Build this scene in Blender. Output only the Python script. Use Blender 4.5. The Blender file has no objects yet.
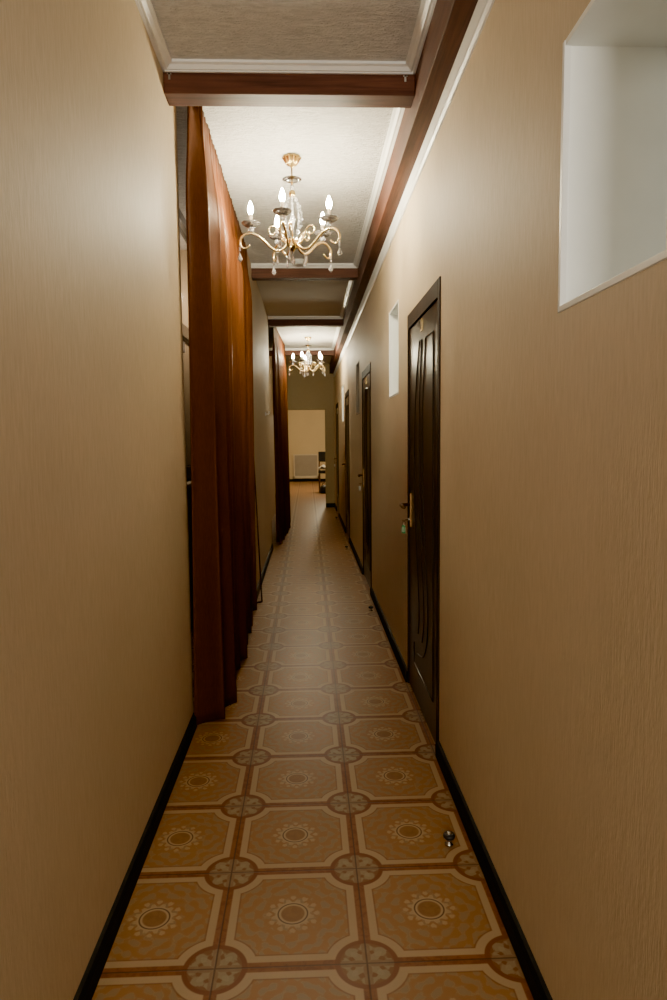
import bpy, bmesh, math, random
from mathutils import Vector, Matrix
random.seed(7)
S = bpy.context.scene
COL = S.collection
PI = math.pi

# ------------------------------------------------------------------ helpers
def setp(o, label=None, cat=None, group=None, kind=None):
    if label: o['label'] = label
    if cat: o['category'] = cat
    if group: o['group'] = group
    if kind: o['kind'] = kind
    return o

class MB:
    def __init__(s): s.bm = bmesh.new()
    def box(s, x0, x1, y0, y1, z0, z1, bev=0.0):
        r = bmesh.ops.create_cube(s.bm, size=1)
        vs = r['verts']
        for v in vs:
            v.co = Vector(((x0+x1)/2+v.co.x*(x1-x0), (y0+y1)/2+v.co.y*(y1-y0), (z0+z1)/2+v.co.z*(z1-z0)))
        if bev > 0:
            es = list({e for v in vs for e in v.link_edges})
            bmesh.ops.bevel(s.bm, geom=es, offset=bev, segments=2, affect='EDGES', profile=0.6)
        return s
    def tube(s, pts, rad, n=8, flat=None):
        pts = [Vector(p) for p in pts]
        if not isinstance(rad, (list, tuple)): rad = [rad]*len(pts)
        rings = []
        up = None
        for i, p in enumerate(pts):
            t = (pts[min(i+1, len(pts)-1)]-pts[max(i-1, 0)]).normalized()
            if up is None:
                up = Vector((0, 0, 1)) if abs(t.z) < .9 else Vector((1, 0, 0))
            a = (up - t*up.dot(t))
            if a.length < 1e-5: a = t.orthogonal()
            a.normalize(); up = a
            b = t.cross(a)
            rings.append([s.bm.verts.new(p + (a*math.cos(k*2*PI/n)+b*math.sin(k*2*PI/n)*(flat or 1))*rad[i]) for k in range(n)])
        for i in range(len(rings)-1):
            for k in range(n):
                s.bm.faces.new((rings[i][k], rings[i][(k+1) % n], rings[i+1][(k+1) % n], rings[i+1][k]))
        s.bm.faces.new(rings[0][::-1]); s.bm.faces.new(rings[-1])
        return s
    def lathe(s, prof, c=(0, 0, 0), n=24, flute=0.0, nf=0):
        c = Vector(c)
        rings = []
        for (r, z) in prof:
            if r < 1e-5:
                rings.append([s.bm.verts.new(c+Vector((0, 0, z)))])
            else:
                rings.append([s.bm.verts.new(c+Vector((r*(1+flute*math.cos(nf*a))*math.cos(a), r*(1+flute*math.cos(nf*a))*math.sin(a), z))) for a in [k*2*PI/n for k in range(n)]])
        for A, B in zip(rings, rings[1:]):
            for k in range(n):
                k2 = (k+1) % n
                if len(A) == 1 and len(B) == 1: continue
                if len(A) == 1: s.bm.faces.new((A[0], B[k2], B[k]))
                elif len(B) == 1: s.bm.faces.new((A[k], A[k2], B[0]))
                else: s.bm.faces.new((A[k], A[k2], B[k2], B[k]))
        for R, fl in ((rings[0], 1), (rings[-1], 0)):
            if len(R) > 1: s.bm.faces.new(R[::-1] if fl else R)
        return s
    def prism(s, poly, axis, a0, a1):
        """poly: 2D points; axis 'x','y','z' extrusion from a0 to a1"""
        def P(u, v, w):
            return {'x': Vector((w, u, v)), 'y': Vector((u, w, v)), 'z': Vector((u, v, w))}[axis]
        A = [s.bm.verts.new(P(u, v, a0)) for u, v in poly]
        B = [s.bm.verts.new(P(u, v, a1)) for u, v in poly]
        n = len(poly)
        for k in range(n): s.bm.faces.new((A[k], A[(k+1) % n], B[(k+1) % n], B[k]))
        s.bm.faces.new(A[::-1]); s.bm.faces.new(B)
        return s
    def build(s, name, mat, parent=None, smooth=False, loc=None):
        bmesh.ops.recalc_face_normals(s.bm, faces=s.bm.faces)
        me = bpy.data.meshes.new(name)
        s.bm.to_mesh(me); s.bm.free()
        me.materials.append(mat)
        if smooth:
            for p in me.polygons: p.use_smooth = True
        o = bpy.data.objects.new(name, me)
        COL.objects.link(o)
        if parent: o.parent = parent
        if loc: o.location = loc
        return o

def empty(name, loc=(0, 0, 0), rz=0):
    o = bpy.data.objects.new(name, None)
    o.empty_display_size = .05
    COL.objects.link(o); o.location = loc; o.rotation_euler = (0, 0, rz)
    return o

def copy_tree(o, parent=None):
    c = o.copy(); COL.objects.link(c)
    if parent: c.parent = parent
    for ch in list(o.children): copy_tree(ch, c)
    return c

def struct(o, label=None):
    return setp(o, label, None, None, 'structure')

# ------------------------------------------------------------------ material helpers
class NT:
    def __init__(s, name):
        s.m = bpy.data.materials.new(name); s.m.use_nodes = True
        s.t = s.m.node_tree; s.n = s.t.nodes; s.l = s.t.links
        s.b = s.n['Principled BSDF']; s.out = s.n['Material Output']
    def new(s, typ, **kw):
        x = s.n.new(typ)
        for k, v in kw.items(): setattr(x, k, v)
        return x
    def pos(s): return s.new('ShaderNodeNewGeometry').outputs['Position']
    def mapping(s, vec, scale=(1, 1, 1), loc=(0, 0, 0)):
        m = s.new('ShaderNodeMapping'); m.inputs['Scale'].default_value = scale; m.inputs['Location'].default_value = loc
        s.l.new(vec, m.inputs['Vector']); return m.outputs['Vector']
    def noise(s, vec, scale, detail=4, rough=.55, dist=0):
        x = s.new('ShaderNodeTexNoise'); s.l.new(vec, x.inputs['Vector'])
        x.inputs['Scale'].default_value = scale; x.inputs['Detail'].default_value = detail
        x.inputs['Roughness'].default_value = rough; x.inputs['Distortion'].default_value = dist
        return x.outputs['Fac']
    def ramp(s, fac, stops):
        r = s.new('ShaderNodeValToRGB'); s.l.new(fac, r.inputs['Fac'])
        e = r.color_ramp.elements
        while len(e) < len(stops): e.new(.5)
        for k, (p, c) in zip(e, stops):
            k.position = p; k.color = (*c, 1) if len(c) == 3 else c
        return r.outputs['Color']
    def mix(s, fac, a, b):
        m = s.new('ShaderNodeMix'); m.data_type = 'RGBA'
        for sock, v in ((m.inputs[0], fac), (m.inputs[6], a), (m.inputs[7], b)):
            if isinstance(v, (int, float)): sock.default_value = v
            elif isinstance(v, tuple): sock.default_value = (*v, 1)
            else: s.l.new(v, sock)
        return m.outputs[2]
    def bump(s, h, strength, dist=.01):
        b = s.new('ShaderNodeBump'); b.inputs['Strength'].default_value = strength; b.inputs['Distance'].default_value = dist
        s.l.new(h, b.inputs['Height']); s.l.new(b.outputs['Normal'], s.b.inputs['Normal'])
    def set(s, **kw):
        for k, v in kw.items():
            i = s.b.inputs[k.replace('_', ' ')]
            if hasattr(v, 'is_output'): s.l.new(v, i)
            elif isinstance(v, tuple): i.default_value = (*v, 1) if len(v) == 3 and i.type == 'RGBA' else v
            else: i.default_value = v
        return s

class E:
    """scalar expression over math nodes"""
    def __init__(s, nt, sock): s.nt, s.s = nt, sock
    def _op(s, op, *o):
        m = s.nt.new('ShaderNodeMath', operation=op)
        for i, v in enumerate((s,)+o):
            if isinstance(v, E): s.nt.l.new(v.s, m.inputs[i])
            else: m.inputs[i].default_value = v
        return E(s.nt, m.outputs[0])
    def __add__(s, o): return s._op('ADD', o)
    def __sub__(s, o): return s._op('SUBTRACT', o)
    def __mul__(s, o): return s._op('MULTIPLY', o)
    def abs(s): return s._op('ABSOLUTE')
    def frac(s): return s._op('FRACT')
    def floor(s): return s._op('FLOOR')
    def min(s, o): return s._op('MINIMUM', o)
    def max(s, o): return s._op('MAXIMUM', o)
    def lt(s, o, w=.006):                    # soft less-than
        m = s.nt.new('ShaderNodeMapRange'); m.interpolation_type = 'SMOOTHSTEP'
        d = s - o
        s.nt.l.new(d.s, m.inputs[0])
        m.inputs[1].default_value = -w; m.inputs[2].default_value = w
        m.inputs[3].default_value = 1; m.inputs[4].default_value = 0
        return E(s.nt, m.outputs[0])
    def sqrt(s): return s._op('SQRT')
    def cos(s): return s._op('COSINE')
    def atan2(s, o): return s._op('ARCTAN2', o)
    def inv(s): return s*-1.0 + 1.0

def simple(name, col, rough=.5, metal=0.0, noise=0.0, nscale=30, spec=.5, **kw):
    t = NT(name)
    if noise > 0:
        f = t.noise(t.new('ShaderNodeTexCoord').outputs['Object'], nscale, 3)
        lo = tuple(c*(1-noise) for c in col); hi = tuple(min(1, c*(1+noise)) for c in col)
        t.set(Base_Color=t.ramp(f, [(.3, lo), (.7, hi)]))
    else:
        t.set(Base_Color=col)
    t.set(Roughness=rough, Metallic=metal, Specular_IOR_Level=spec)
    t.set(**kw)
    return t.m

# wallpaper: beige vinyl with fine vertical weave
def wallpaper(name, c0, c1, bump=.35):
    t = NT(name); p = t.pos()
    streak = t.noise(t.mapping(p, (150, 150, 16)), 1, 3, .6)
    blot = t.noise(t.mapping(p, (1.3, 1.3, 1.0)), 1, 2)
    weave = t.noise(t.mapping(p, (260, 260, 60)), 1, 2, .5)
    base = t.ramp(streak, [(.3, c0), (.7, c1)])
    base = t.mix(t.ramp(blot, [(.35, (0, 0, 0)), (.7, (.35, .35, .35))]), base, tuple(c*.86 for c in c0))
    t.set(Base_Color=base, Roughness=.62, Specular_IOR_Level=.3)
    h = E(t, streak)*.7 + E(t, weave)*.5
    t.bump(h.s, bump, .004)
    return t.m
M_WALL = wallpaper('beige_wallpaper', (.53, .41, .262), (.625, .495, .332))
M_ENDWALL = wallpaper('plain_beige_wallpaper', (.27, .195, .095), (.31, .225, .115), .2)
M_FARWALL = wallpaper('cream_wallpaper', (.60, .48, .28), (.66, .54, .33), .15)

def mk_ceiling():
    t = NT('embossed_ceiling_paper'); p = t.pos()
    a = t.noise(t.mapping(p, (17, 60, 1)), 1, 4, .6, 1.2)
    b = t.noise(t.mapping(p, (90, 160, 1)), 1, 3, .6)
    col = t.ramp(a, [(.32, (.54, .52, .485)), (.68, (.74, .715, .675))])
    t.set(Base_Color=col, Roughness=.6, Specular_IOR_Level=.35)
    t.bump((E(t, a)*1.0 + E(t, b)*.5).s, 1.0, .02)
    return t.m
M_CEIL = mk_ceiling()
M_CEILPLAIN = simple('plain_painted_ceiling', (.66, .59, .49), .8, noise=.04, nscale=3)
M_WHITE = simple('white_moulding_paint', (.80, .79, .76), .4, noise=.03, nscale=20)
M_WINWHITE = simple('cool_white_reveal_paint', (.86, .865, .82), .5, noise=.02, nscale=10)

def wood(name, dark, light, scale, rough=.42, axis='y', bump=.25, spec=.45):
    t = NT(name); p = t.pos()
    sc = {'y': (45, 2.2, 45), 'x': (2.2, 45, 45), 'z': (40, 40, 1.6)}[axis]
    g = t.noise(t.mapping(p, tuple(k*scale for k in sc)), 1, 5, .65, .6)
    k = t.noise(t.mapping(p, (3, 3, 3)), 1, 2)
    col = t.ramp(g, [(.3, dark), (.72, light)])
    col = t.mix(t.ramp(k, [(.4, (0, 0, 0)), (.75, (.5, .5, .5))]), col, dark)
    t.set(Base_Color=col, Roughness=rough, Specular_IOR_Level=spec)
    t.bump(g, bump, .004)
    return t.m
M_BEAMX = wood('red_brown_beam_wood', (.05, .018, .011), (.135, .052, .03), 1, .58, 'x', .25, .25)
M_BEAMY = wood('red_brown_long_beam_wood', (.05, .018, .011), (.135, .052, .03), 1, .58, 'y', .25, .25)
M_DOOR = wood('wenge_door_veneer', (.018, .012, .008), (.05, .031, .018), 1, .3, 'z', .08)
M_DOORFRAME = wood('wenge_door_frame', (.02, .012, .008), (.05, .027, .017), 1, .6, 'z', .08, .12)
M_GROOVE = simple('black_door_groove', (.008, .006, .005), .35, noise=.2)
M_SKIRT = simple('black_brown_skirting', (.012, .011, .008), .65, spec=.2, noise=.3, nscale=20)
M_GOLD = simple('antique_gold_metal', (.52, .37, .14), .24, 1.0, noise=.08, nscale=60)
M_CREAMGOLD = simple('cream_gold_enamel', (.60, .45, .22), .26, .9, noise=.08, nscale=40)
M_BRASS = simple('worn_brass', (.22, .12, .045), .42, 1.0, noise=.1, nscale=60)
M_CHROME = simple('brushed_chrome', (.62, .60, .56), .2, 1.0, noise=.05, nscale=50)
M_RUBBER = simple('black_rubber', (.02, .018, .016), .45, noise=.2)
M_BLACK = simple('black_vinyl', (.015, .014, .013), .5, noise=.2)
M_CLOTHW = simple('white_cotton', (.62, .6, .52), .9, noise=.06, nscale=25)
M_CHAIRWOOD = wood('brown_chair_wood', (.10, .045, .02), (.2, .1, .045), 1, .4, 'z')
M_GREEN = simple('green_plastic_tag', (.05, .30, .09), .35, noise=.1)
M_TAGPAPER = simple('pale_green_paper', (.45, .62, .40), .6, noise=.05)
M_PALETAG = simple('pale_plastic_tag', (.62, .58, .46), .4, noise=.05)
M_DETECT = simple('white_plastic', (.74, .73, .70), .45, noise=.03)
M_RAD = simple('grey_radiator_enamel', (.36, .31, .235), .5, noise=.04, nscale=8)
M_RADFRAME = simple('cream_radiator_enamel', (.62, .53, .38), .45, noise=.04, nscale=8)
M_DARKFRAME = simple('black_window_frame', (.012, .012, .01), .35, noise=.2)
M_CANDLE = simple('bronze_candle_tube', (.26, .21, .16), .4, .5, noise=.06)

def glass(name, col=(1, 1, 1), rough=.03, tr=.92):
    t = NT(name)
    t.set(Base_Color=col, Roughness=rough, Transmission_Weight=tr, IOR=1.5, Specular_IOR_Level=.8)
    f = t.noise(t.new('ShaderNodeTexCoord').outputs['Object'], 40, 2)
    t.bump(f, .15, .002)
    return t.m
M_CRYSTAL = glass('clear_crystal', (.97, .97, 1.0), .05, .78)
M_DISH = glass('clear_glass_dish', (1, 1, 1), .02, 1.0)
M_SMOKED = glass('smoked_glass', (.30, .27, .25), .12, .6)
M_NIGHT = simple('dark_green_night_glass', (.02, .024, .018), .06, spec=.8, noise=.2, nscale=2)

def bulb_mat():
    t = NT('glowing_candle_bulb')
    t.set(Base_Color=(1, .95, .85), Emission_Color=(1, .90, .62), Emission_Strength=BULB)
    return t.m
BULB = 640.0
M_BULB = bulb_mat()

def curtain_mat(name, c0, c1, alpha=None):
    t = NT(name); p = t.pos()
    f = t.noise(t.mapping(p, (300, 300, 30)), 1, 2)
    g = t.noise(t.mapping(p, (6, 6, .6)), 1, 2)
    col = t.ramp((E(t, f)*.5+E(t, g)*.5).s, [(.3, c0), (.7, c1)])
    t.set(Base_Color=col, Roughness=.42, Specular_IOR_Level=.10, Specular_Tint=(1, .52, .26))
    t.bump(f, .06, .002)
    if alpha: t.set(Alpha=alpha)
    return t.m
M_CURTAIN = curtain_mat('rust_satin_curtain', (.066, .0205, .0052), (.12, .039, .0105))
M_SHEER = curtain_mat('sheer_brown_voile', (.22, .12, .05), (.28, .16, .07), .22)
M_HEM = curtain_mat('dark_voile_hem', (.02, .006, .004), (.035, .011, .006))

# patterned floor tiles (one pattern per 0.4 m tile)
def floor_mat():
    t = NT('ornate_ochre_floor_tiles'); pos = t.pos()
    sep = t.new('ShaderNodeSeparateXYZ'); t.l.new(pos, sep.inputs[0])
    X = E(t, sep.outputs[0]); Y = E(t, sep.outputs[1])
    s = .4
    u = ((X + .2604)*(1/s)).frac(); v = ((Y - 1.684)*(1/s)).frac()
    cu = (u - .5); cv = (v - .5)
    au = cu.abs()*-1 + .5; av = cv.abs()*-1 + .5        # distance to tile edge
    e = au.min(av); c = (au*au + av*av).sqrt(); r = (cu*cu + cv*cv).sqrt()
    th = cu.atan2(cv); tc = au.atan2(av)
    n1 = E(t, t.noise(t.mapping(pos, (1, 1, 1)), 38, 3, .6, .8))
    n2 = E(t, t.noise(t.mapping(pos, (1, 1, 1)), 120, 2, .6))
    CREAM = (.45, .295, .15); OCHRE = (.31, .138, .043); BROWN = (.175, .05, .011); GREY = (.265, .185, .10); DARK = (.06, .02, .007)
    # central field with damask: symmetric scroll waves
    w = (cu*cu*60 - cv*cv*60).cos()*((cu.abs()*cv.abs())*170).cos()
    w2 = (th*8).cos()*(r*62).cos()
    scroll = (w*.6 + w2*.5 + (n1-.5)*2.2)
    field = t.mix((scroll.lt(.15, .5).inv()*.75).s, OCHRE, GREY)
    vein = (scroll - .2).abs().lt(.08, .05)
    field = t.mix((vein*.22).s, field, CREAM)
    # medallion
    petal = r - ((th*12).cos()*.022 + .175) + (n1-.5)*.05
    leaf = petal.lt(0, .012)*((r*80 + (th*12).cos()*2).cos().lt(.1, .5))
    field = t.mix((leaf*.75).s, field, CREAM)
    field = t.mix(r.lt(.125, .008).s, field, CREAM)
    field = t.mix(r.lt(.112, .006).s, field, DARK)
    field = t.mix(r.lt(.102, .006).s, field, CREAM)
    field = t.mix(r.lt(.086, .008).s, field, t.mix((n1.lt(.5, .1)*.6).s, (.25, .118, .038), (.20, .088, .028)))
    # cream border with concave corners
    fr = e.lt(.098).max(c.lt(.275))
    line = (e.lt(.108).max(c.lt(.285)))
    col = t.mix((line*.7).s, field, BROWN)
    col = t.mix(fr.s, col, t.mix((n2*.5).s, CREAM, (.34, .23, .128)))
    band = e.lt(.042)
    col = t.mix(band.s, col, t.mix((n1.lt(.52, .08)).s, BROWN, (.225, .075, .018)))
    # corner rosette
    ros = c.lt(.213)
    rin = t.mix(((tc*8).cos()*.5 + (c*46).cos()*.6 + (n1-.5)*1.6).lt(.1, .2).s, (.29, .205, .112), (.20, .08, .024))
    rcol = t.mix(c.lt(.178).s, BROWN, rin)
    star = (c - (tc*8).cos()*.03 - .115).lt(0, .008)
    rcol = t.mix((star*.75).s, rcol, t.mix((n2).s, (.30, .225, .13), (.36, .26, .15)))
    rcol = t.mix((e.lt(.028)*.45).s, rcol, BROWN)
    col = t.mix(ros.s, col, rcol)
    grout = e.lt(.006, .003)
    col = t.mix((grout*.8).s, col, (.065, .03, .014))
    col = t.mix(.10, col, (0.015, .005, .001))
    t.set(Base_Color=col, Roughness=(n1*.12 + .34).s, Specular_IOR_Level=.28)
    t.bump((grout*-1.0 + n2*.12).s, .25, .003)
    return t.m
M_FLOOR = floor_mat()

# ------------------------------------------------------------------ room shell
XL, XR, ZC = -.568, .555, 2.90
XW2 = -.47
YB, YE = -3.0, 13.9           # corridor back and end
FAR = 22.8

struct(MB().box(-2.2, 2.4, YB-.1, FAR+.1, -.1, 0).build('floor', M_FLOOR), 'ochre patterned ceramic tile floor with round rosettes')
# ceiling panels (separate beam bays share one level)
m = MB().box(-1.2, XR+.02, YB, 6.2, ZC, ZC+.1).box(-1.2, XR+.02, 8.7, 11.7, ZC, ZC+.1)
struct(m.build('ceiling', M_CEIL), 'off-white embossed paper ceiling above the chandeliers')
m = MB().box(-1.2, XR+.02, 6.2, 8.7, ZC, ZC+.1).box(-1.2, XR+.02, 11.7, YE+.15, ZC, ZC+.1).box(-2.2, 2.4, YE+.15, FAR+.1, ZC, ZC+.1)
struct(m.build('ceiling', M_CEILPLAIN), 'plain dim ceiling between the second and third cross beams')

def holed_wall(x0, x1, ya, yb, holes):
    ys = sorted({ya, yb, *[h[0] for h in holes], *[h[1] for h in holes]})
    m = MB()
    for a, b in zip(ys, ys[1:]):
        hs = sorted([(h[2], h[3]) for h in holes if h[0] <= a+1e-6 and h[1] >= b-1e-6])
        z = 0
        for h0, h1 in hs:
            if h0 > z: m.box(x0, x1, a, b, z, h0)
            z = h1
        if z < ZC: m.box(x0, x1, a, b, z, ZC)
    return m

DOORS = [(2.85+3.125*k, 3.755+3.125*k) for k in range(4)]
WINS = [(1.045+3.115*k, 1.515+3.115*k) for k in range(4)]
WZ0, WZ1 = 1.648, 2.212
DZ = 2.04
holes = [(a, b, 0, DZ) for a, b in DOORS] + [(a, b, WZ0, WZ1) for a, b in WINS]
struct(holed_wall(XR, XR+.14, YB, YE, holes).build('wall_right', M_WALL), 'long beige papered wall on the right')
struct(MB().box(-.80, XL, YB, 3.225, 0, ZC).build('wall_left', M_WALL), 'beige papered wall nearest the camera on the left')
struct(MB().box(-.95, XW2, 5.66, 8.65, 0, ZC).build('wall_left', M_WALL), 'beige wall between the two curtains on the left')
struct(MB().box(-.99, -.87, 3.1, 5.7, 0, ZC).build('wall_left', M_WALL), 'recess wall behind the near curtain')
struct(MB().box(-.75, -.63, 8.6, YE, 0, ZC).build('wall_left', M_WALL), 'recess wall behind the far curtain')
struct(MB().box(-1.0, XR+.1, YB-.12, YB, 0, ZC).build('wall_back', M_WALL), 'wall behind the camera')
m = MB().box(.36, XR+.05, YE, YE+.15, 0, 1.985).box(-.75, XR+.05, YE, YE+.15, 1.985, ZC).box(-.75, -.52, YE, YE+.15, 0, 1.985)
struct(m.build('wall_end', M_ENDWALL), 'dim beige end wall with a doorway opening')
struct(MB().box(-2.2, 2.4, FAR, FAR+.12, 0, ZC).build('wall_far', M_FARWALL), 'lit cream wall of the room at the far end')
struct(MB().box(-2.2, -2.08, YE+.15, FAR, 0, ZC).build('wall_far', M_FARWALL), 'left wall of the far room')
struct(MB().box(2.28, 2.4, YE+.15, FAR, 0, ZC).build('wall_far', M_FARWALL), 'right wall of the far room')
struct(MB().box(-2.2, -.75, YE+.03, YE+.15, 0, ZC).box(XR+.05, 2.4, YE+.03, YE+.15, 0, ZC).build('wall_far', M_FARWALL), 'front wall of the far room')

# skirting boards
def skirt_prof(face, back, sgn): return None
def skirt(side, segs, xw, sg, label):
    m = MB()
    for a, b in segs:
        m.prism([(xw, 0), (xw+sg*.016, 0), (xw+sg*.016, .05), (xw+sg*.010, .066), (xw, .07)], 'y', a, b)
    return struct(m.build('baseboard_'+side, M_SKIRT), label)
skirt('left', [(YB, 3.225)], XL, 1, 'black skirting along the near left wall')
skirt('left', [(5.66, 8.65)], XW2, 1, 'black skirting between the curtains')
edges = [YB]+[v for d in DOORS for v in d]+[YE]
skirt('right', [(edges[i], edges[i+1]) for i in range(0, len(edges), 2)], XR, -1, 'black skirting broken by the doors on the right')
struct(MB().box(.36, XR, YE-.018, YE, 0, .085).build('baseboard_end', M_SKIRT), 'black skirting on the end wall')
struct(MB().box(-2.0, 2.2, FAR-.02, FAR, 0, .085).build('baseboard_far', M_SKIRT), 'dark skirting under the radiator')

# cornices: white moulding strips
def corn_prof(x, sg, z1=ZC, w=.045, h=.029):
    return [(x, z1), (x+sg*w, z1), (x+sg*w, z1-.010), (x+sg*w*.72, z1-.014), (x+sg*w*.45, z1-.026), (x+sg*w*.2, z1-h*.8), (x+sg*w*.2, z1-h), (x, z1-h)]
B = [(2.945, 3.055), (6.13, 6.24), (8.66, 8.77), (11.62, 11.73)]
BX0 = .462       # left face of the long beam
m = MB()
m.prism(corn_prof(XL, 1), 'y', YB, B[0][0])
struct(m.build('trim_1', M_WHITE), 'white cornice along the near left wall')
m = MB()
for a, b in [(YB, B[0][0]), (B[0][1], B[1][0]), (B[1][1], B[2][0]), (B[2][1], B[3][0])]:
    m.prism(corn_prof(BX0, -1), 'y', a, b)
struct(m.build('trim_2', M_WHITE), 'white cornice along the long beam')
m = MB()
for k, (a, b) in enumerate(B):
    m.prism([(y, z) for y, z in corn_prof(a, -1)], 'x', [XL, -.86, XW2, -.62][k], BX0)
struct(m.build('trim_3', M_WHITE), 'white cornices in front of the cross beams')
m = MB().prism([(XR, 2.70), (XR-.02, 2.70), (XR-.02, 2.69), (XR-.013, 2.66), (XR-.013, 2.645), (XR-.006, 2.632), (XR, 2.63)], 'y', YB, YE)
struct(m.build('trim_4', M_WHITE), 'white moulding under the long beam')

# beams
bl = ['dark brown cross beam nearest the camera, in front of the large chandelier', 'dark brown cross beam right behind the large chandelier and smoke detector',
      'dark brown cross beam in front of the small far chandelier', 'reddish brown farthest cross beam, behind the small far chandelier']
for k, (a, b) in enumerate(B):
    x0 = [XL, -.86, XW2, -.62][k]
    if k == 1: x0 = -.86
    root = MB().box(x0, BX0, a, b, 2.79, ZC, .004).build('ceiling_beam', M_BEAMX)
    setp(root, bl[k], 'beam', 'cross beams under the corridor ceiling')
    if k == 0:
        for x in (XL+.025, BX0-.04):
            MB().box(x-.009, x+.009, a-.003, a+.002, 2.862, 2.868).box(x-.004, x+.004, a-.003, a+.002, 2.842, 2.868).build('bracket', M_CHROME, root)
lb = MB().box(BX0, XR, YB, YE, 2.70, ZC, .004).build('ceiling_beam', M_BEAMY)
setp(lb, 'long dark brown beam running lengthwise along the top of the right wall', 'beam')

# ------------------------------------------------------------------ doors on the right wall
GROOVES = [
    [(3.40, 1.856), (3.47, 1.70), (3.527, 1.50), (3.555, 1.25), (3.535, 1.05), (3.47, .80), (3.41, .60), (3.39, .48), (3.42, .38)],
    [(3.325, 1.850), (3.365, 1.70), (3.392, 1.50), (3.400, 1.25), (3.375, 1.05), (3.32, .80), (3.265, .62), (3.25, .48), (3.30, .37)],
    [(3.22, 1.849), (3.262, 1.70), (3.295, 1.50), (3.298, 1.22), (3.26, .98), (3.19, .76), (3.148, .62), (3.142, .48), (3.18, .38), (3.28, .30), (3.44, .265)],
    [(3.40, 1.856), (3.325, 1.850)], [(3.22, 1.849), (3.026, 1.845)],
    [(3.026, 1.845), (3.0, .183), (3.55, .183), (3.55, .30)],
]
def cr(pts, n=8):
    if len(pts) < 4: return pts
    out = []
    P = [pts[0]]+pts+[pts[-1]]
    for i in range(1, len(P)-2):
        for k in range(n):
            t = k/n
            out.append(tuple(.5*(2*P[i][j]+(-P[i-1][j]+P[i+1][j])*t+(2*P[i-1][j]-5*P[i][j]+4*P[i+1][j]-P[i+2][j])*t*t+(-P[i-1][j]+3*P[i][j]-3*P[i+1][j]+P[i+2][j])*t**3) for j in range(len(pts[0]))))
    out.append(pts[-1])
    return out
def make_door():
    root = empty('door_1', (XR, 2.85, 0))
    X, Yo = XR, 2.85
    W = .905
    f = MB()
    f.box(-.006, .12, 0, .045, 0, DZ, .003).box(-.006, .12, W-.016, W, 0, DZ, .003).box(-.006, .12, .045, W-.016, DZ-.075, DZ, .003)
    f.build('door_frame', M_DOORFRAME, root)
    leaf = MB().box(.002, .042, .048, W-.019, .008, DZ-.078, .003).build('door_leaf', M_DOOR, root)
    g = MB()
    for i, G in enumerate(GROOVES):
        pts = cr(G) if len(G) > 4 else G
        g.tube([(.0022, y-Yo, z) for y, z in pts], .0045, 8)
    g.build('panel_moulding', M_GROOVE, leaf)
    # shaded inset strips between paired curves
    pl = MB().box(-.002, .004, 3.31-Yo, 3.365-Yo, 1.893, 1.950, .001).build('number_plate', M_GOLD, leaf)
    hp = MB().box(-.006, .003, 3.658-Yo, 3.686-Yo, .90, 1.085, .002).build('handle_plate', M_BRASS, root)
    lv = MB()
    lv.tube([(-.004, 3.672-Yo, 1.022), (-.045, 3.672-Yo, 1.022), (-.055, 3.664-Yo, 1.022)], .009, 10)
    lv.tube([(-.052, 3.675-Yo, 1.022), (-.056, 3.64-Yo, 1.021), (-.054, 3.60-Yo, 1.017), (-.052, 3.56-Yo, 1.019)], [.010, .010, .009, .010], 10)
    lv.build('handle_lever', M_BRASS, hp, True)
    ky = MB().lathe([(.009, -.008), (.009, .008)], (0, 0, 0), 12)
    k = ky.build('lock_cylinder', M_CHROME, hp); k.location = (-.008, 3.672-Yo, .94); k.rotation_euler = (0, PI/2, 0)
    return root
d0 = make_door()
dl = ['dark wenge door nearest the camera on the right', 'second dark door along the right wall', 'third dark door along the right wall', 'farthest dark door on the right, next to the end wall']
for k in range(4):
    d = d0 if k == 0 else copy_tree(d0)
    d.location.y = DOORS[k][0]; d.name = 'door_%d' % (k+1)
    struct(d, dl[k])
# unseen rooms behind the right wall, invented so the openings look lit
XS = 2.25
m = MB().box(XR+.40, XS, YB, YE, ZC, ZC+.1)
struct(m.build('ceiling', M_WHITE), 'white ceiling of the unseen invented side rooms')
struct(MB().box(XS, XS+.1, YB, YE, 0, ZC).build('wall_side', M_WINWHITE), 'white outer wall of the unseen invented side rooms')
m = MB()
for y in (YB-.1, 2.3, 5.35, 8.45, YE+.16):
    m.box(XR+.40, XS, y, y+.1, 0, ZC)
struct(m.build('wall_side', M_WINWHITE), 'white partition walls of the unseen invented side rooms')
m = holed_wall(XR+.14, XR+.40, YB, YE, [(a, b, WZ0, WZ1) for a, b in WINS])
struct(m.build('wall_right', M_WINWHITE), 'inner face of the thick right wall')

# ------------------------------------------------------------------ small transom windows (deep white reveals)
def make_window():
    root = empty('window_1', (XR, 0, WZ0))
    w, h, d = WINS[0][1]-WINS[0][0], WZ1-WZ0, .40
    t = .012
    r = MB().box(0, d, w-t, w, 0, h).box(0, d, 0, t, 0, h).box(0, d, t, w-t, 0, t).box(0, d, t, w-t, h-t, h)
    r.build('window_reveal', M_WINWHITE, root)
    fr = MB().box(-.002, .012, w-t-.002, w-.001, .001, h-.001, .001).box(-.002, .012, .001, t+.002, .001, h-.001, .001).box(-.002, .012, t+.002, w-t-.002, .001, t+.002, .001)
    fr.build('window_edge_bead', M_WHITE, root)
    return root
M_SHADEREVEAL = simple('shaded_white_reveal', (.27, .225, .17), .7, noise=.04, nscale=10)  # white reveal recoloured darker; shade of the unlit third opening put into the colour
w0 = make_window()
wl = ['large bright white window opening at the upper right, nearest the camera', 'narrow white window opening just beyond the nearest door', 'grey window opening beyond the second door', 'pale thin window opening beyond the third door']
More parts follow.
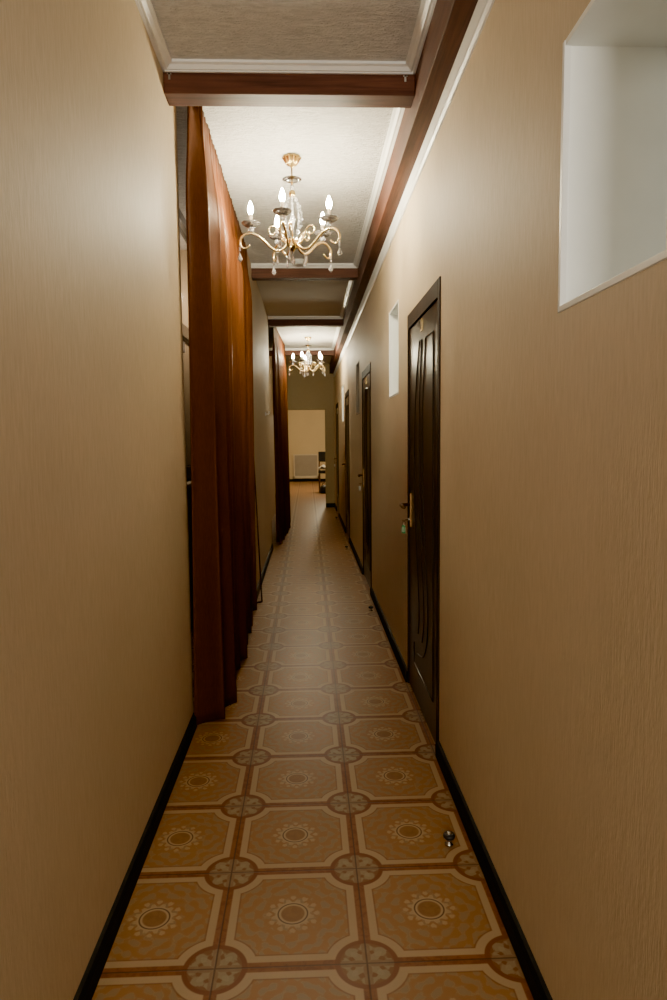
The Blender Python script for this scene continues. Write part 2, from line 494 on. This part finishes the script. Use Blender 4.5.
for k in range(4):
    w = w0 if k == 0 else copy_tree(w0)
    w.location.y = WINS[k][0]; w.name = 'window_%d' % (k+1)
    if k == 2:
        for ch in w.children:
            ch.data = ch.data.copy(); ch.data.materials[0] = M_SHADEREVEAL
    struct(w, wl[k])

# ------------------------------------------------------------------ glazed recess behind the near curtain
root = empty('window_5', (-.87, 4.0, 0))
f = MB()
f.box(0, .05, .42, .47, 1.16, ZC).box(0, .05, 1.30, 1.36, 1.16, ZC).box(0, .05, .47, 1.30, 1.12, 1.20).box(0, .05, .47, 1.30, 2.08, 2.16).box(0, .05, .47, 1.30, ZC-.06, ZC)
f.build('window_frame', M_DARKFRAME, root)
MB().box(.01, .02, .47, 1.30, 1.2, 2.08).build('window_pane', M_NIGHT, root)
MB().box(.01, .02, .47, 1.30, 2.16, ZC-.06).build('window_pane', M_NIGHT, root)
MB().box(.02, .04, .50, .80, 1.98, 2.05, .004).build('blind_rail', M_WHITE, root)
MB().box(.02, .03, .62, .72, 1.62, 1.90, .003).build('blind_slat', M_WHITE, root)
MB().box(0, .10, .38, 1.40, 1.07, 1.10, .004).build('window_sill', M_RADFRAME, root)
struct(root, 'dark framed window glimpsed behind the near curtain')

# ------------------------------------------------------------------ curtains
def curtain(name, y0, y1, xs, n, a_top, a_bot, seed, z_top=ZC-.0005, z_bot=.012, flare=0.0):
    rnd = random.Random(seed)
    NU, NZ = 300, 46
    ph = [rnd.uniform(-.5, .5) for _ in range(n+3)]
    am = [rnd.uniform(.65, 1.25) for _ in range(n+3)]; am[0] = .55
    bm = bmesh.new(); rows = []
    for j in range(NZ+1):
        s = j/NZ; z = z_top+(z_bot-z_top)*s
        row = []
        g = min(1, s/.16); g = .06+.94*g*g*(3-2*g)
        for i in range(NU+1):
            u = i/NU
            q = u*n; k = int(min(q, n-1)); fr = q-k
            sm = fr*fr*(3-2*fr)
            p = ph[k]*(1-sm)+ph[k+1]*sm; A = am[k]*(1-sm)+am[k+1]*sm
            ang = 2*PI*q + p*1.6*(1.0+.4*math.sin(s*3+k))
            amp = (a_top*(.35+.65*A)+(a_bot*A-a_top*(.35+.65*A))*s**.6)
            x = xs(u, s) + g*(amp*math.sin(ang) + amp*.28*math.sin(2*ang+p*3) + .006*(1-.5*s)*math.sin(3.3*ang+5*p+s*1.5)) + .010*s*math.sin(q*2.1+seed+s*2.5)
            y = y0+(y1-y0)*u + amp*.55*math.sin(2*ang) + flare*s*u
            zz = z + (.012*math.sin(q*1.7+seed) if j == NZ else 0)
            if j < 2: x += .004*math.sin(u*n*2*PI*6)*(1-j/2)
            row.append(bm.verts.new((x, y, zz)))
        rows.append(row)
    for j in range(NZ):
        for i in range(NU): bm.faces.new((rows[j][i], rows[j][i+1], rows[j+1][i+1], rows[j+1][i]))
    mb = MB.__new__(MB); mb.bm = bm
    o = mb.build(name, M_CURTAIN, None, True)
    md = o.modifiers.new('thickness', 'SOLIDIFY'); md.thickness = .004
    return o
def xs1(u, s):
    return -.468 + .012*s - (.046+.030*s**3)*max(0, 1-u/.035) - .036*u*s
c1 = curtain('curtain', 3.215, 5.62, xs1, 10, .034, .050, 3)
setp(c1, 'tall rust brown curtain hanging nearest the camera on the left, ceiling to floor', 'curtain', 'rust brown curtains on the left')
def xs2(u, s): return -.425 + .075*u + .03*s
c2 = curtain('curtain', 9.0, 11.2, xs2, 9, .026, .042, 11)
setp(c2, 'far rust brown curtain hanging on the left beside the small chandelier', 'curtain', 'rust brown curtains on the left')

# sheer voile panel hanging out past the near curtain's far edge
bm = bmesh.new()
rows = []
for j in range(41):
    s = j/40; z = 2.6-2.595*s
    xr = -.452 + (.045*max(0, (s-.52)/.48)**1.0)
    yr = 5.69 + .075*s
    rows.append([bm.verts.new((-.50+(xr+.50)*i/12, 5.640+(yr-5.640)*i/12 + .006*math.sin(i*1.1)*s, z - .0)) for i in range(13)])
for j in range(40):
    for i in range(12): bm.faces.new((rows[j][i], rows[j][i+1], rows[j+1][i+1], rows[j+1][i]))
edge = [Vector(r[12].co) for r in rows]; bot = [Vector(v.co) for v in rows[-1]]
mb = MB.__new__(MB); mb.bm = bm
sh = mb.build('sheer_curtain', M_SHEER, None, True)
setp(sh, 'thin see-through brown voile panel with dark hem flaring beyond the near curtain', 'curtain')
hm = MB().tube(edge, .006, 6).tube(bot, .009, 6).build('hem', M_HEM, sh)
hm['label'] = 'dark brown stitched hem'

# ------------------------------------------------------------------ chandeliers
def crystal_drop(m, x, y, z, r=.0135, beads=3):
    for k in range(beads):
        m.lathe([(0, .0065), (.005, .004), (.0066, 0), (.005, -.004), (0, -.0065)], (x, y, z-.008-k*.0135), 8)
    zt = z-.008-beads*.0135
    m.tube([(x, y, z), (x, y, zt-.004)], .0008, 4)
    m.lathe([(0, 0), (.003, -.004), (r*.7, -.020), (r, -.032), (r*.75, -.042), (0, -.052)], (x, y, zt), 8)
def make_chandelier():
    root = empty('chandelier', (0, 0, ZC))
    Z = lambda z: z-ZC
    cn = MB().lathe([(.043, 0), (.050, -.004), (.048, -.012), (.042, -.020), (.036, -.032), (.027, -.044), (.012, -.050), (.007, -.058), (0, -.060)], (0, 0, -.0005), 80, .075, 10)
    cn.build('ceiling_canopy', M_GOLD, root, True)
    MB().lathe([(.0045, -.06), (.0045, -.13), (.008, -.135), (.008, -.14), (.0045, -.145), (.0045, -.17)], (0, 0, 0), 12).build('stem', M_GOLD, root, True)
    MB().lathe([(.012, -.131), (.030, -.126), (.052, -.118), (.053, -.121), (.030, -.131), (.012, -.137)], (0, 0, 0), 32).build('glass_dish', M_DISH, root, True)
    MB().lathe([(.008, -.150), (.014, -.163), (.008, -.175), (.006, -.178)], (0, 0, 0), 16).build('crystal_collar', M_CRYSTAL, root, True)
    MB().lathe([(.006, -.176), (.016, -.182), (.018, -.190), (.018, -.205), (.013, -.215), (.005, -.22)], (0, 0, 0), 20).build('cage_cap', M_GOLD, root, True)
    # strand cage
    for k in range(8):
        a = k*PI/4
        c, s_ = math.cos(a), math.sin(a)
        pts = []
        for i in range(15):
            t = i/14
            rr = .016 + .034*math.sin(PI*min(1, t*1.05))**.9 if t < .95 else .016
            pts.append((rr*c, rr*s_, -.205-.245*t))
        st = MB().tube(pts, .0011, 5)
        for i, p in enumerate(pts[1:-1]):
            rr = .0078 if i % 2 == 0 else .003
            st.lathe([(0, rr*1.2), (rr*.8, rr*.5), (rr, 0), (rr*.8, -rr*.5), (0, -rr*1.2)], p, 6)
        st.build('crystal_strand', M_CRYSTAL, root)
    MB().lathe([(.006, -.21), (.006, -.30), (.012, -.32), (.014, -.34), (.008, -.37), (.007, -.44)], (0, 0, 0), 12).build('central_column', M_CRYSTAL, root, True)
    MB().lathe([(.010, -.425), (.026, -.432), (.030, -.442), (.028, -.452), (.030, -.470), (.022, -.482), (.012, -.490), (.006, -.500), (0, -.502)], (0, 0, 0), 24).build('hub', M_GOLD, root, True)
    fd = MB(); crystal_drop(fd, 0, 0, -.498, r=.011, beads=1); fd.build('bottom_drop', M_CRYSTAL, root)
    # arms
    for k in range(5):
        ang = math.radians(-30+72*k)
        c, s_ = math.cos(ang), math.sin(ang)
        P = lambda r, z, o=0.0: (r*c-o*s_, r*s_+o*c, z)
        prof = [(.026, -.455), (.040, -.474), (.062, -.492), (.090, -.496), (.118, -.482), (.148, -.455), (.178, -.428), (.208, -.413), (.235, -.410), (.262, -.418), (.281, -.437), (.287, -.460), (.279, -.482), (.262, -.490), (.245, -.484), (.236, -.474)]
        pr_ = cr(prof, 4)
        n = len(pr_)
        rad = [.0070 if i < n*.7 else .0070-.0030*(i-n*.7)/(n*.3) for i in range(n)]
        arm = MB().tube([P(r, z) for r, z in pr_], rad, 10)
        arm.lathe([(0, .006), (.005, .003), (.006, 0), (.005, -.003), (0, -.006)], P(.236, -.474), 10)
        arm = arm.build('arm', M_CREAMGOLD, root, True)
        sc = [(.028, -.462), (.046, -.452), (.060, -.430), (.072, -.400), (.090, -.378), (.112, -.373), (.128, -.386), (.128, -.405), (.114, -.417), (.100, -.411), (.098, -.400)]
        sp = cr(sc, 4)
        MB().tube([P(r, z, .012) for r, z in sp], [.0058-.0022*i/len(sp) for i in range(len(sp))], 8).build('scroll', M_CREAMGOLD, arm, True)
        R = .226
        x, y, _ = P(R, 0)
        MB().lathe([(.006, -.404), (.016, -.398), (.018, -.388), (.013, -.380), (.008, -.374), (.008, -.366)], (x, y, 0), 16).build('crystal_nub', M_CRYSTAL, arm, True)
        MB().lathe([(.006, -.372), (.022, -.371), (.038, -.364), (.048, -.353), (.049, -.356), (.040, -.368), (.022, -.377), (.006, -.379)], (x, y, 0), 28, .05, 8).build('drip_pan', M_SMOKED, arm, True)
        MB().lathe([(.011, -.378), (.012, -.366), (.0095, -.362), (.0095, -.312), (.008, -.308)], (x, y, 0), 16).build('candle_tube', M_CANDLE, arm, True)
        MB().lathe([(.006, -.312), (.010, -.306), (.0138, -.295), (.0145, -.284), (.0125, -.271), (.0085, -.258), (.004, -.247), (0, -.241)], (x, y, 0), 16).build('candle_bulb', M_BULB, arm, True)
        d = MB(); px, py, _ = P(.287, 0); crystal_drop(d, px, py, -.466); d.build('crystal_pendant', M_CRYSTAL, arm)
        d = MB(); px, py, _ = P(.085, 0); crystal_drop(d, px, py, -.500, r=.007, beads=1); d.build('crystal_droplet', M_CRYSTAL, arm)
    return root
ch1 = make_chandelier()
ch1.location = (-.066, 3.84, ZC)
ch2 = copy_tree(ch1)
ch2.location = (.027, 10.33, ZC); ch2.rotation_euler = (0, 0, math.radians(-12))
setp(ch1, 'large-looking gold and crystal chandelier with five lit candle bulbs, nearest the camera', 'chandelier', 'crystal chandeliers along the ceiling')
setp(ch2, 'small-looking far crystal chandelier glowing beside the far curtain', 'chandelier', 'crystal chandeliers along the ceiling')

# smoke detector
sd = empty('smoke_detector', (-.058, 5.98, ZC))
setp(sd, 'round white smoke detector on the ceiling behind the large chandelier', 'smoke detector')
MB().lathe([(.052, 0), (.053, -.012), (.050, -.016), (.046, -.016)], (0, 0, 0), 28).build('base_ring', M_DETECT, sd, True)
MB().lathe([(.046, -.014), (.044, -.026), (.034, -.034), (.020, -.038), (0, -.039)], (0, 0, 0), 28).build('dome', M_DETECT, sd, True)

# tie-back hook on the wall between curtains
hk = empty('curtain_hook', (XW2, 7.75, 1.672))
setp(hk, 'small pale curtain tie-back hook on the wall before the far curtain', 'hook')
h = MB().lathe([(.022, 0), (.022, .006), (.010, .012)], (0, 0, 0), 16).build('hook_base', M_DETECT, hk, True); h.rotation_euler = (0, PI/2, 0)
MB().tube([(.008, 0, 0), (.035, 0, -.004), (.045, 0, .010), (.044, 0, .028)], [.008, .008, .007, .009], 8).build('hook_arm', M_DETECT, hk, True)

# ------------------------------------------------------------------ door stops
def make_stop():
    r = empty('door_stop', (0, 0, 0))
    MB().lathe([(.015, 0), (.015, .004), (.008, .008), (.007, .018), (.011, .022)], (0, 0, 0), 20).build('stop_base', M_CHROME, r, True)
    MB().lathe([(.011, .022), (.018, .023), (.0205, .028), (.0205, .033), (.018, .038), (.011, .039)], (0, 0, 0), 20).build('rubber_ring', M_RUBBER, r, True)
    MB().lathe([(.0105, .038), (.010, .042), (.006, .044), (0, .045)], (0, 0, 0), 16).build('stop_cap', M_CHROME, r, True)
    return r
s0 = make_stop()
sl = ['metal floor door stop nearest the camera, in the foreground by the right wall', 'dark door stop on the floor just before the second door', 'dark door stop on the floor just before the third door', 'farthest door stop, on the floor before the last door near the end wall']
for k, p in enumerate([(.464, 2.20), (.493, 5.39), (.475, 8.53), (.487, 11.82)]):
    s = s0 if k == 0 else copy_tree(s0)
    s.location = (p[0], p[1], 0)
    setp(s, sl[k], 'door stop', 'door stops on the floor')

# keys with tags hanging in the locks
def make_key(tagm, paper):
    r = empty('key', (0, 0, 0))
    MB().box(-.036, -.016, -.0012, .0012, -.003, .003).lathe([(.010, -.0015), (.010, .0015)], (-.044, 0, 0), 12).build('key_blank', M_BRASS, r)
    ring = [(-.044+.011*math.sin(a), .001*math.sin(a), -.016+.011*math.cos(a)) for a in [i*2*PI/16 for i in range(17)]]
    MB().tube(ring, .0012, 6).build('key_ring', M_CHROME, r, True)
    t = MB().box(-.050, -.042, -.0135, .0135, -.072, -.028, .003).build('key_tag', tagm, r)
    MB().box(-.0515, -.0405, -.008, .008, -.064, -.036, .001).box(-.048, -.044, -.0145, .0145, -.062, -.038, .001).build('tag_insert', paper, t)
    return r
k1 = make_key(M_GREEN, M_TAGPAPER)
k1.location = (XR-.008, DOORS[0][0]+.785, .94); k1.rotation_euler = (0, 0, math.radians(28))
setp(k1, 'key with green plastic tag hanging in the lock of the nearest door', 'key', 'keys hanging in the door locks')
k2 = make_key(M_PALETAG, M_CLOTHW)
k2.location = (XR-.008, DOORS[1][0]+.785, .94)
k2.rotation_euler = (0, 0, math.radians(28))
setp(k2, 'key with pale tag hanging in the lock of the second door', 'key', 'keys hanging in the door locks')
# shift so that keys sit in the lock cylinders
for d_, k_ in ((0, k1), (1, k2)):
    k_.location = (XR-.002, DOORS[d_][0]+3.672-2.85, .94)
k3 = copy_tree(k2); k3.location = (XR-.002, DOORS[3][0]+3.672-2.85, .94)
setp(k3, 'key with pale tag hanging in the lock of the farthest door', 'key', 'keys hanging in the door locks')

# ------------------------------------------------------------------ far room
rd = empty('radiator', (-.06, FAR-.02, 0))
setp(rd, 'wide grey panel radiator with a cream border on the far wall', 'radiator')
m = MB().box(-.37, .37, -.075, -.02, .19, .87, .01)
for k in range(18): m.box(-.355+k*.0405, -.335+k*.0405, -.083, -.07, .22, .84, .003)
m.build('radiator_panel', M_RAD, rd)
m = MB().box(-.42, .42, -.06, .0, .87, .91, .006).box(-.42, -.37, -.07, -.0, .11, .87, .006).box(.37, .42, -.07, 0, .11, .87, .006).box(-.42, .42, -.07, -.0, .11, .19, .006)
m.build('radiator_frame', M_RADFRAME, rd)

cx, cy = .485, 18.0
chr_ = empty('chair', (cx, cy, 0))
setp(chr_, 'black padded wooden chair half hidden behind the end wall in the far room', 'chair')
MB().box(-.21, .21, -.20, .20, .50, .57, .02).build('seat', M_BLACK, chr_)
b = MB().box(-.20, .20, -.03, .03, .80, 1.07, .02).build('backrest', M_BLACK, chr_); b.location = (0, .20, 0); b.rotation_euler = (-.12, 0, 0)
for sx in (-1, 1):
    MB().tube([(sx*.185, -.18, 0), (sx*.18, -.17, .50)], [.016, .022], 8).build('leg', M_CHAIRWOOD, chr_)
    MB().tube([(sx*.185, .22, 0), (sx*.18, .17, .50), (sx*.18, .20, .83)], [.016, .022, .018], 8).build('leg', M_CHAIRWOOD, chr_)
MB().box(-.17, .17, -.185, -.165, .27, .30, .004).build('stretcher', M_CHAIRWOOD, chr_)
# folded white cloth on the seat
tw = MB()
bm = tw.bm
g = []
for i in range(15):
    row = []
    for j in range(11):
        u, v = i/14, j/10
        z = .590+.10*math.exp(-((u-.35)**2)/.05)*(.6+.4*math.sin(v*5)) + .05*math.sin(u*7+v*4)**2
        row.append(bm.verts.new((cx-.215+u*.36, cy-.195+v*.26, z)))
    g.append(row)
for i in range(14):
    for j in range(10): bm.faces.new((g[i][j], g[i+1][j], g[i+1][j+1], g[i][j+1]))
two = tw.build('cloth', M_CLOTHW, None, True)
md = two.modifiers.new('thick', 'SOLIDIFY'); md.thickness = .012; md.offset = 0
setp(two, 'crumpled white cloth lying on the black chair seat in the far room', 'cloth')
bg = empty('bag', (cx-.06, cy-.40, 0))
setp(bg, 'black bag on the floor in front of the far chair', 'bag')
MB().lathe([(.10, .0), (.135, .012), (.145, .07), (.13, .15), (.09, .20), (.03, .215), (0, .216)], (0, 0, 0), 20, .05, 3).build('bag_body', M_BLACK, bg, True)
MB().tube([(-.07, 0, .19), (-.055, 0, .25), (0, 0, .275), (.055, 0, .25), (.07, 0, .19)], .008, 6).build('bag_handle', M_BLACK, bg, True)

# ------------------------------------------------------------------ lights
def light(name, typ, loc, energy, col, **kw):
    l = bpy.data.lights.new(name, typ); l.energy = energy; l.color = col
    rot = kw.pop('rot', None)
    for k, v in kw.items(): setattr(l, k, v)
    o = bpy.data.objects.new(name, l); COL.objects.link(o); o.location = loc
    if rot: o.rotation_euler = rot
    return o
light('recess_fill', 'POINT', (-.70, 5.3, 2.45), 9, (1, .82, .6), shadow_soft_size=.06)  # added light with no visible source, brightens the slot behind the near curtain
light('far_room_lamp', 'POINT', (.7, 18.8, 2.5), 85, (1, .86, .58), shadow_soft_size=.12)
light('behind_camera_fill', 'AREA', (0, YB+.25, 1.72), 25, (1, .94, .82), shape='RECTANGLE', size=.9, size_y=1.4, rot=(PI/2+.12, 0, 0), spread=math.radians(105))  # unseen fill light behind the camera, added for the near walls
for k, (e, c) in enumerate([(7, (1, 1, .88)), (7.5, (1, 1, .86)), (.12, (1, .9, .8)), (6, (1, .95, .82))]):
    light('side_room_fill', 'POINT', (XR+1.15, WINS[k][0]-.35, 2.3), e, c, shadow_soft_size=.2)  # invented lights in the unseen rooms, brighten the window reveals

W = bpy.data.worlds.new('World'); S.world = W; W.use_nodes = True
W.node_tree.nodes['Background'].inputs[0].default_value = (1, .85, .65, 1)
W.node_tree.nodes['Background'].inputs[1].default_value = .0

# ------------------------------------------------------------------ camera
pit, yaw, roll = math.radians(5.0376), math.radians(2.1223), math.radians(-.5528)
cp, sp, cy_, sy, c_r, s_r = math.cos(pit), math.sin(pit), math.cos(yaw), math.sin(yaw), math.cos(roll), math.sin(roll)
fw = Vector((sy*cp, cy_*cp, -sp)); rt = Vector((cy_, -sy, 0)); up = rt.cross(fw)
rt, up = c_r*rt+s_r*up, -s_r*rt+c_r*up
cd = bpy.data.cameras.new('Camera'); cd.sensor_fit = 'VERTICAL'; cd.sensor_height = 36; cd.sensor_width = 24
cd.lens = 683.5*36/1000; cd.clip_start = .02; cd.clip_end = 100
cam = bpy.data.objects.new('Camera', cd); COL.objects.link(cam)
mw = Matrix.Identity(4)
for i, v in enumerate((rt, up, -fw)):
    for j in range(3): mw[j][i] = v[j]
mw.translation = (0, 0, 1.376)
cam.matrix_world = mw
S.camera = cam

S.view_settings.view_transform = 'AgX'
S.view_settings.look = 'AgX - Punchy'
S.view_settings.exposure = 1.68
S.cycles.use_denoising = True
S.cycles.max_bounces = 10
S.cycles.caustics_reflective = False
S.cycles.caustics_refractive = False
S.cycles.sample_clamp_indirect = 6
